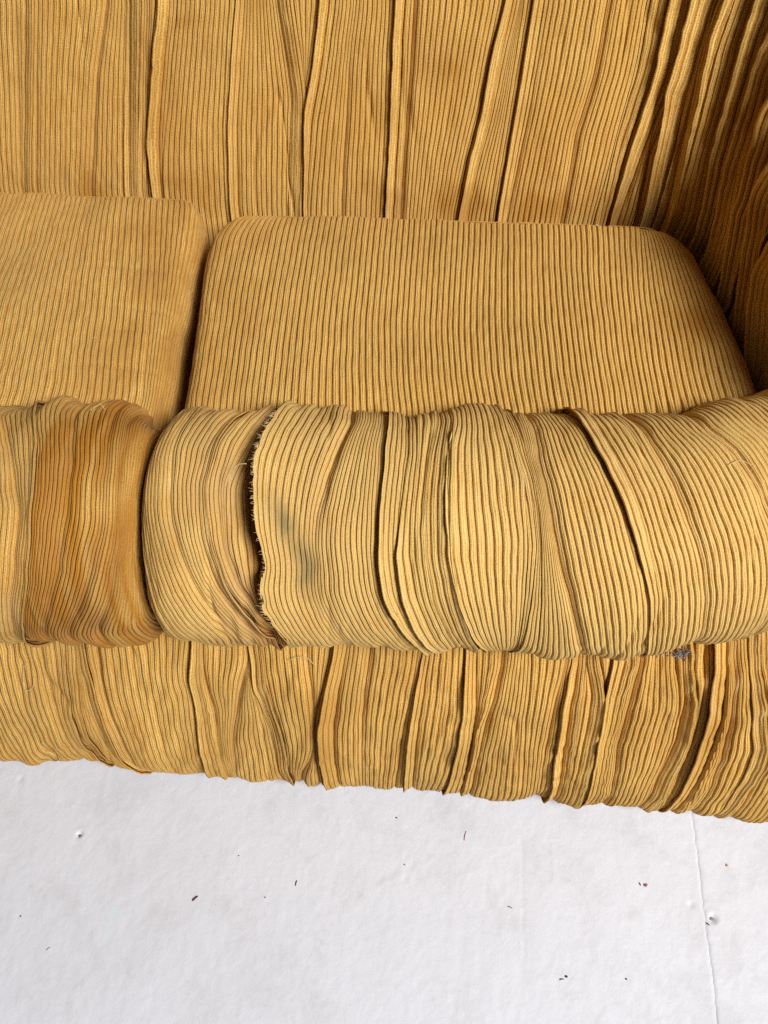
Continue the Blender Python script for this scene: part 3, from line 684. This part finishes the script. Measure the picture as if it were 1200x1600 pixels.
def base_tint(S, V, co):
    n = fbm(S*8, V*10, 91, 4); n2 = fbm(S*30, V*14, 93, 3)
    orange = np.exp(-(((S-0.37)/0.045)**2+((V-0.13)/0.06)**2))*0.35 + np.exp(-(((S+0.055)/0.014)**2+((V-0.2)/0.09)**2))*0.55
    return np.clip(0.16*n2+0.10, 0, 0.3) + orange*np.clip(0.55+0.6*n2, 0, 1), 0.16*np.clip(n+0.2, 0, 1), 0*S
tvs = np.linspace(0.0, BASE.vmax(), 104)
base_obj = cloth('base_cover', BASE, tvs, -0.78+0*tvs, 0.74+0*tvs, LINES['base'], sofa, flip=True, seed=151, coarse_l=True, coarse_r=True, puff=0.055, tint=base_tint, crease=0.0036,
      relief=lambda S, V: 0.0025*fbm(S*16, V*9, 97, 3)+0.0022*fbm(S*55+V*22, V*17, 99, 2)+0.0034*np.clip(fbm(S*62, V*38+S*20, 103, 3), -1, 1)*sstep(0.05, 0.75, np.abs(vnoise(S*13, V*3, 105)))*sstep(0.34, 0.2, V)+0.004*np.clip(vnoise(S*24, 0*S, 98), -1, 1)*sstep(0.16, 0.30, V), amp=0.0033, bunch=0.55)[0]
# deck under the cushions
def box(name, x0, x1, y0, y1, z0, z1, mat, parent):
    co = np.array([(x, y, z) for z in (z0, z1) for y in (y0, y1) for x in (x0, x1)])
    q = np.array([(0, 2, 3, 1), (4, 5, 7, 6), (0, 1, 5, 4), (2, 6, 7, 3), (0, 4, 6, 2), (1, 3, 7, 5)])
    return link(name, mesh_arrays(name, co, q, smooth=False), mat, parent)
box('deck', -0.78, 0.70, 0.40, 0.98, 0.05, 0.285, DECK, sofa)

# ------------------------------------------------------------------ cushions
def seat_grid(seat):
    L = seat.yb-SEAT_YF
    return np.concatenate([np.arange(-0.05, L-0.02, 0.0038), np.arange(L-0.02, L+0.03, 0.0024), [L+0.04, L+0.06, L+0.09]])
def edges(seat, tv):
    L = seat.yb-SEAT_YF
    y = SEAT_YF + np.minimum(tv, L)
    return np.interp(y, *seat.xl), np.interp(y, *seat.xr)

# right cushion
cush = tag(empty('seat_cushion', (0.09, 0.66, 0.29)), 'mustard corduroy seat cushion with torn flap on its front roll, beside the arm', 'cushion')
tv = seat_grid(SEAT_R); xl, xr = edges(SEAT_R, tv)
def seat_r_tint(S, V, co):
    n = fbm(S*7, V*7, 201, 4); n2 = fbm(S*34, V*20, 203, 3)
    edge = sstep(0.10, 0.0, S-np.interp(SEAT_YF+V, *SEAT_R.xl)) + sstep(0.07, 0.0, np.interp(SEAT_YF+V, *SEAT_R.xr)-S)
    patch = np.exp(-(((S-0.345)/0.03)**2+((V-0.16)/0.045)**2))*0.8
    return 0.10*np.clip(n2, 0, 1)+0.30*edge*np.clip(0.7+n2, 0, 1)+patch*np.clip(0.7+0.6*n2, 0, 1), 0.14*np.clip(n+0.1, 0, 1), 0*S
def seat_r_puck(S, V):
    b = sstep(0.05, 0.0, V)*sstep(0.20, 0.34, S)
    return 0*S, 0.004*b*np.sin(S*2*math.pi/0.0125) + 0.0025*sstep(0.045, 0.0, V)*fbm(S*45, V*30, 207, 2)
top_r_obj = cloth('top_panel', SEAT_R, tv, xl-0.10, xr+0.10, LINES['seat_r'], cush, seed=211, amp=0.0035, wig=0.0003, tint=seat_r_tint,
      edge_lines=[xl-0.004, xr+0.004], pucker=seat_r_puck, pitch=0.0069, relief=lambda S, V: 0.0026*fbm(S*9, V*7, 209, 2)-0.006*np.exp(-(((S-0.05)/0.11)**2+((V-0.13)/0.09)**2)), jit=0.05)[0]
def piping(seat, parent, seed, x0, x1):
    ss = np.linspace(x0, x1, 160); L = seat.yb-SEAT_YF
    p = seat(ss, np.full_like(ss, L-0.006)+0.0012*vnoise(ss*80, 0*ss, seed))
    p[:, 2] += -0.0009+0.0009*vnoise(ss*50, 0*ss+3, seed+1); p[:, 1] += 0.001
    me = tube_mesh('piping', [tuple(q) for q in p], 0.0008+0.0004*vnoise(ss*120, 0*ss+9, seed+2), 7)
    co = np.zeros(len(me.vertices)*3, np.float32)
    a = me.attributes.new('tint', 'FLOAT_COLOR', 'POINT')
    a.data.foreach_set('color', np.tile(np.array([0.55, 0, 0, 0], np.float32), len(me.vertices)))
    uvl = me.uv_layers.new(name='UVMap')
    n = len(me.loops); vi = np.zeros(n, np.int32); me.loops.foreach_get('vertex_index', vi)
    uvl.data.foreach_set('uv', np.stack([0.3+(vi % 7)*0.06, (vi//7)*0.004], -1).astype(np.float32).ravel())
    link('piping', me, CORD, parent)
piping(SEAT_R, top_r_obj, 5, -0.19, 0.352)

tvr = np.linspace(0.0, ROLL_R.vmax(), 136)
tear = LINES['roll_r'][3]
tear_s = lambda V: np.interp(V, [p[0] for p in tear[5]], [p[1] for p in tear[5]])
def roll_r_tint(S, V, co):
    n = fbm(S*8, V*8, 221, 4); n2 = fbm(S*40, V*14, 223, 3)
    d = S-tear_s(V)
    dc = d-0.013-0.30*(V-0.17)-0.004*vnoise(V*40, 0*V, 225)
    grey = np.exp(-((dc/0.0090)**2+((V-0.210)/0.044)**4))*np.clip(1.0+0.3*vnoise(S*160, V*12, 226), 0, 1)*(d > 0) + 0.10*np.clip(n, 0, 1)
    under = (d < 0)*sstep(-0.115, -0.09, S)
    orange = under*sstep(0.15, 0.20, V)*0.75*np.clip(0.7+n2, 0, 1) + (d < 0)*0.30*np.clip(0.6+n2, 0, 1)
    pale = (d < 0)*sstep(-0.09, -0.02, d)*np.clip(n2*0.2, 0, 0.12) + 0.06*np.clip(n2, 0, 1)
    gr2 = (d < -0.012)*0.20*np.clip(fbm(S*20, V*20, 227, 3), 0, 1)
    return orange + 0.08*np.clip(n2, 0, 1), grey+gr2, pale
def roll_puck(seed, x0, amp=0.0055):
    def f(S, V):
        b = sstep(0.085, 0.02, V) + 0.7*sstep(0.29, 0.36, V)
        return 0*S, amp*b*(fbm(S*34, V*6, seed, 2)+0.45*vnoise(S*95, V*9, seed+3))
    return f
def roll_r_relief(S, V):
    d = S-tear_s(V)
    crumple = (0.0030*fbm(S*60, V*16, 229, 3))*sstep(0.0, -0.01, d)*sstep(-0.15, -0.11, S)
    lift = 0.004*np.exp(-(d/0.05)**2)*(d > 0)*np.exp(-((V-0.19)/0.09)**2)
    under = -0.020*np.exp(-(d/0.024)**2)*(d < 0)*np.exp(-((V-0.17)/0.06)**2)
    dent = -0.006*np.exp(-(((d-0.03)/0.016)**2+((V-0.22)/0.05)**2))*(d > 0)
    return crumple+lift+under+dent+0.0052*fbm(S*10+3, V*7, 231, 2)
roll_r_obj, rco, rS, rV, rL = cloth('front_roll', ROLL_R, tvr, -0.29+0*tvr, 0.60+0*tvr, LINES['roll_r'], cush, flip=True, seed=241, coarse_r=True, tint=roll_r_tint, fade=0.33, crease=0.0030,
      pucker=roll_puck(243, 0), relief=roll_r_relief, pitch=0.0057, puff=0.03, bunch=0.3)

# left cushion
cush2 = tag(empty('seat_cushion', (-0.5, 0.67, 0.29)), 'mustard corduroy seat cushion with rusty brown soiled front roll at the left', 'cushion')
tv = seat_grid(SEAT_L); xl, xr = edges(SEAT_L, tv)
def seat_l_tint(S, V, co):
    n = fbm(S*7, V*7, 301, 4); n2 = fbm(S*34, V*20, 303, 3)
    e = np.interp(SEAT_YF+V, *SEAT_L.xr)-S
    return 0.10*np.clip(n2, 0, 1)+0.55*sstep(0.16, 0.02, e)*np.clip(0.6+0.7*n2, 0, 1), 0.16*np.clip(n+0.1, 0, 1), 0.10*np.clip(n2, 0, 1)
def seat_l_relief(S, V):
    r = 0.0040*fbm(S*9, V*7, 309, 2)
    for (a, b, k) in ((0.225, 0.10, 0.0010), (0.155, 0.07, 0.0012), (0.06, 0.07, 0.0012), (0.12, 0.05, 0.0009)):
        r = r - k*np.exp(-((V-a-0.03*(S+0.26))/0.0022)**2)*sstep(-0.25-b, -0.25-b+0.03, S)
    return r
top_l_obj = cloth('top_panel', SEAT_L, tv, -0.78+0*tv, xr+0.10, LINES['seat_l'], cush2, seed=311, coarse_l=True, amp=0.0031, wig=0.0005, tint=seat_l_tint,
      edge_lines=[-0.74+0*tv, xr+0.004], pitch=0.0069, relief=seat_l_relief)[0]
piping(SEAT_L, top_l_obj, 9, -0.72, -0.245)
tvl = np.linspace(0.0, ROLL_L.vmax(), 120)
def roll_l_tint(S, V, co):
    n = fbm(S*9, V*9, 321, 4); n2 = fbm(S*45, V*14, 323, 3)
    ln = LINES['roll_l'][1][5]; right = sstep(-0.001, 0.003, S-np.interp(V, [p[0] for p in ln], [p[1] for p in ln]))
    rib = vnoise(S*190, V*7, 325)
    return right*(0.62+0.55*n2+0.55*rib+0.35*n+0.2*sstep(0.15, 0.25, V)) + (1-right)*0.15, (1-right)*0.45*np.clip(n+0.5, 0, 1)+right*0.25*np.clip(-rib, 0, 1), (1-right)*0.25*np.clip(n2, 0, 1) + right*0.1*np.clip(n2, 0, 1)
roll_l_obj = cloth('front_roll', ROLL_L, tvl, -0.76+0*tvl, -0.13+0*tvl, LINES['roll_l'], cush2, flip=True, seed=341, coarse_l=True, tint=roll_l_tint,
      pucker=roll_puck(343, 0, 0.006), relief=lambda S, V: 0.0015*fbm(S*50, V*8, 329, 3), pitch=0.0050, wig=0.0007, jit=0.12, amp=0.0042, crease=0.004, puff=0.03)[0]
# ------------------------------------------------------------------ frayed tear and loose threads
def on_surface(P, s, v, h, flip):
    e = 1e-4
    n = np.cross(P(s+e, v)-P(s-e, v), P(s, v+e)-P(s, v-e)); n = n/np.linalg.norm(n)
    return P(s, v) + (-n if flip else n)*h
TEAR_OVER = 0.22
tv_ = np.array([p[0] for p in tear[5]]); ts_ = np.array([p[1] for p in tear[5]]); tA_ = np.array([p[2] for p in tear[5]])*1e-3
def lip_point(v, out=0.0, dh=0.0):
    A = np.interp(v, tv_, tA_); s = np.interp(v, tv_, ts_)
    lift = 0.004*math.exp(-((v-0.19)/0.09)**2)
    return on_surface(ROLL_R, s-TEAR_OVER*A-out, v, A+lift+dh, True)
co_all, q_all, off = [], [], 0
for k in range(110):
    v = random.uniform(0.075, 0.285)
    ln = random.uniform(0.0009, 0.0026)*(2.2 if random.random() < 0.08 else 1); dv = random.uniform(-0.0016, 0.0016)
    h0 = random.uniform(-0.0045, -0.0002); curl = random.uniform(-0.0018, 0.0012)
    pts = [lip_point(v, -0.0012, h0), lip_point(v+dv*0.3, ln*0.35, h0+curl*0.2), lip_point(v+dv*0.7, ln*0.75, h0+curl*0.6), lip_point(v+dv, ln, h0+curl)]
    m_ = tube_mesh('t', [tuple(p) for p in pts], random.uniform(0.00015, 0.0003), 4, True)
    c = np.zeros(len(m_.vertices)*3, np.float32); m_.vertices.foreach_get('co', c); c = c.reshape(-1, 3)
    co_all.append(c); q_all.append(np.array([tuple(p.vertices) for p in m_.polygons if len(p.vertices) == 4])+off); off += len(c)
    bpy.data.meshes.remove(m_)
fr = link('frayed_edge', mesh_arrays('frayed_edge', np.concatenate(co_all), np.concatenate(q_all)), THREAD, roll_r_obj)
fr['kind'] = 'stuff'; fr['label'] = 'frayed cotton ends along the torn edge of the front roll'

def thread(pts, r, parent):
    # smooth the few given points into a curve
    P_ = np.array(pts); t = np.linspace(0, len(P_)-1, 24); i = np.clip(t.astype(int), 0, len(P_)-2); f = (t-i)[:, None]
    p0 = P_[np.maximum(i-1, 0)]; p1 = P_[i]; p2 = P_[i+1]; p3 = P_[np.minimum(i+2, len(P_)-1)]
    c = 0.5*((2*p1)+(-p0+p2)*f+(2*p0-5*p1+4*p2-p3)*f**2+(-p0+3*p1-3*p2+p3)*f**3)
    return link('loose_thread', tube_mesh('loose_thread', [tuple(x) for x in c], r, 5), THREAD, parent)
thread([on_surface(ROLL_R, s, v, h, True) for s, v, h in ((-0.1215, 0.1560, 0.006), (-0.1175, 0.1480, 0.011), (-0.1130, 0.1450, 0.015), (-0.1060, 0.1450, 0.017))], 0.00042, roll_r_obj)
thread([on_surface(BASE, s, v, h, True) for s, v, h in ((-0.3708, 0.1150, 0.001), (-0.375, 0.1403, 0.005), (-0.3716, 0.1467, 0.006), (-0.3653, 0.1411, 0.004), (-0.364, 0.132, 0.001))], 0.0004, base_obj)
thread([on_surface(BASE, s, v, h, True) for s, v, h in ((-0.0876, 0.0801, 0.004), (-0.0746, 0.0738, 0.006), (-0.066, 0.0757, 0.006), (-0.059, 0.0857, 0.003))], 0.00035, base_obj)
thread([on_surface(ROLL_R, s, v, h, True) for s, v, h in ((0.2960, 0.1366, 0.0025), (0.306, 0.1350, 0.004), (0.3156, 0.1401, 0.0025))], 0.0003, roll_r_obj)
thread([on_surface(SEAT_L, s, v, h, False) for s, v, h in ((-0.3000, 0.0990, 0.0012), (-0.2955, 0.1000, 0.003), (-0.291, 0.0975, 0.0012))], 0.0003, top_l_obj)
thread([on_surface(ROLL_L, s, v, h, True) for s, v, h in ((-0.255, 0.075, 0.004), (-0.248, 0.068, 0.007), (-0.243, 0.072, 0.004))], 0.0003, roll_l_obj)

# ------------------------------------------------------------------ lint clump under the front roll
LINT = plain('grey_lint', (0.24, 0.20, 0.19), 0.95, 0.4, 500)
c0 = on_surface(BASE, 0.3146, 0.0420, 0.003, True)
co_all, q_all, off = [], [], 0
for k in range(80):
    p = np.array(c0) + np.array([random.gauss(0, 0.0042), random.gauss(0, 0.002), random.gauss(-0.002, 0.0045)])
    if k > 60: p = np.array(c0)+np.array([random.uniform(-0.026, 0.0), random.gauss(0.0, 0.001), random.gauss(-0.004, 0.0015)])
    d = np.array([random.gauss(0, 1) for _ in range(3)]); d /= np.linalg.norm(d); pts = [p]
    for j in range(6):
        d = d+0.8*np.array([random.gauss(0, 1) for _ in range(3)]); d /= np.linalg.norm(d); pts.append(pts[-1]+d*0.0013)
    m_ = tube_mesh('t', [tuple(x) for x in pts], random.uniform(0.0003, 0.0009), 4, True)
    c = np.zeros(len(m_.vertices)*3, np.float32); m_.vertices.foreach_get('co', c); c = c.reshape(-1, 3)
    co_all.append(c); q_all.append(np.array([tuple(q.vertices) for q in m_.polygons if len(q.vertices) == 4])+off); off += len(c)
    bpy.data.meshes.remove(m_)
tag(link('lint_clump', mesh_arrays('lint_clump', np.concatenate(co_all), np.concatenate(q_all)), LINT),
    'grey fluffy lint clump caught under the front roll near the arm', 'lint')

# ------------------------------------------------------------------ grit and splinters on the floor
MAROON = plain('maroon_bark', (0.10, 0.022, 0.022), 0.7, 0.4, 900)
REDBR = plain('red_brown_rust', (0.26, 0.085, 0.06), 0.8, 0.4, 900)
BLACK = plain('black_grit', (0.03, 0.024, 0.026), 0.7, 0.4, 900)
TAN = plain('tan_wood', (0.42, 0.27, 0.17), 0.8, 0.3, 900)
STONE = plain('grey_grit', (0.30, 0.28, 0.27), 0.9, 0.5, 900)
def splinter(length, r, bend, seed):
    rr = random.Random(seed); n = 9
    length *= 0.72; r *= 0.68
    pts = [(length*(i/(n-1)-0.5), bend*length*math.sin(math.pi*i/(n-1))+rr.uniform(-0.06, 0.06)*r*3, r*0.9) for i in range(n)]
    return tube_mesh('splinter', pts, [r*(0.45+0.75*math.sin(math.pi*(0.12+0.8*i/(n-1))))*rr.uniform(0.8, 1.15) for i in range(n)], 6)
def grit(size, flat, seed):
    size *= 0.68; rr = random.Random(seed); co = []; q = []; R_, S_ = 5, 9
    for i in range(R_+1):
        a = math.pi*i/R_
        for k in range(S_):
            b = 2*math.pi*k/S_
            w = size*rr.uniform(0.72, 1.25)
            co.append((w*math.sin(a)*math.cos(b), 0.75*w*math.sin(a)*math.sin(b), flat*size*(1-math.cos(a))*0.5))
    for i in range(R_):
        for k in range(S_):
            q.append((i*S_+k, i*S_+(k+1) % S_, (i+1)*S_+(k+1) % S_, (i+1)*S_+k))
    return mesh_arrays('grit', np.array(co), np.array(q), smooth=False)
def floor_z(x, y): return -0.0036 - (0.0012 if x > float(SEAM(np.array(y))) else 0)
def drop(name, me, mat, x, y, rz, label, cat, dz=0.0):
    o = link(name, me, mat); o.location = (x, y, floor_z(x, y)+dz); o.rotation_euler = (0, 0, math.radians(rz))
    return tag(o, label, cat, 'debris on the floor')
drop('splinter', splinter(0.0105, 0.0014, 0.05, 1), MAROON, -0.2005, 0.124, 42, 'short thick maroon splinter on the white floor left of centre', 'splinter')
drop('splinter', splinter(0.0085, 0.0008, 0.08, 2), MAROON, -0.0837, 0.1426, 75, 'thin dark splinter on the floor right of the thick maroon one', 'splinter')
drop('stem', splinter(0.0155, 0.0006, 0.06, 3), REDBR, 0.1193, 0.1995, 76, 'long thin reddish stem on the floor below the middle of the base', 'stem')
drop('splinter', splinter(0.0080, 0.0006, 0.1, 4), MAROON, 0.1686, 0.1215, -20, 'slim maroon sliver on the floor below the reddish stem', 'splinter')
drop('flake', grit(0.0034, 0.35, 5), REDBR, 0.3330, 0.1485, 20, 'flat red-brown flake on the floor left of the slab seam', 'flake')
drop('splinter', splinter(0.0050, 0.0008, 0.0, 6), REDBR, 0.3265, 0.1495, 110, 'tiny red-brown sliver just left of the flat red-brown flake', 'splinter')
drop('splinter', splinter(0.0065, 0.0010, 0.1, 7), MAROON, 0.3990, 0.1085, -30, 'maroon chip touching the pit at the slab seam', 'splinter')
drop('pebble', grit(0.0038, 0.7, 8), STONE, 0.4067, 0.1138, 0, 'grey pebble sitting in the pit right of the slab seam', 'pebble', -0.002)
drop('crumb', grit(0.0024, 0.8, 9), BLACK, 0.2267, 0.0530, 0, 'dark crumb on the scuffed patch near the bottom of the floor', 'crumb')
drop('splinter', splinter(0.0075, 0.0007, 0.1, 19), MAROON, 0.2215, 0.0500, 8, 'dark sliver lying by the dark crumb near the bottom of the floor', 'splinter')
drop('crumb', grit(0.0015, 0.9, 10), BLACK, 0.2945, 0.0517, 0, 'round black crumb right of the scuffed patch, low on the floor', 'crumb')
drop('crumb', grit(0.0015, 0.9, 11), BLACK, 0.035, 0.2187, 0, 'black crumb on the floor just below the base, near the centre', 'crumb')
drop('flake', grit(0.0028, 0.3, 12), TAN, 0.4371, 0.1723, 40, 'tan flake on the right-hand slab below the base', 'flake')
drop('crumb', grit(0.0028, 0.7, 13), REDBR, -0.3510, 0.1900, 0, 'brown grit in the chipped hole at the left of the floor', 'grit', -0.0022)
drop('crumb', grit(0.0014, 0.8, 14), REDBR, -0.3979, 0.1018, 0, 'small red-brown crumb at the far left edge of the floor', 'crumb')
drop('splinter', splinter(0.0065, 0.0006, 0.1, 15), TAN, -0.358, 0.0697, 40, 'pale brown sliver low on the left of the floor', 'splinter')
drop('crumb', grit(0.0014, 0.8, 16), REDBR, 0.0446, 0.1654, 0, 'red-brown crumb on the diagonal grey scuff mark', 'crumb')
drop('crumb', grit(0.0013, 0.8, 17), MAROON, -0.1192, 0.1269, 0, 'maroon crumb between the two dark splinters', 'crumb')
drop('crumb', grit(0.0013, 0.8, 18), REDBR, -0.1554, 0.1714, 0, 'red-brown crumb above the two dark splinters', 'crumb')
# speck on the cushion's back edge
sp = on_surface(SEAT_R, 0.2692, 0.3580, 0.0006, False)
o = link('crumb', grit(0.0016, 0.9, 21), plain('pale_crumb', (0.75, 0.68, 0.58)))
o.location = tuple(sp); tag(o, 'pale crumb on the back edge of the right seat cushion', 'crumb')
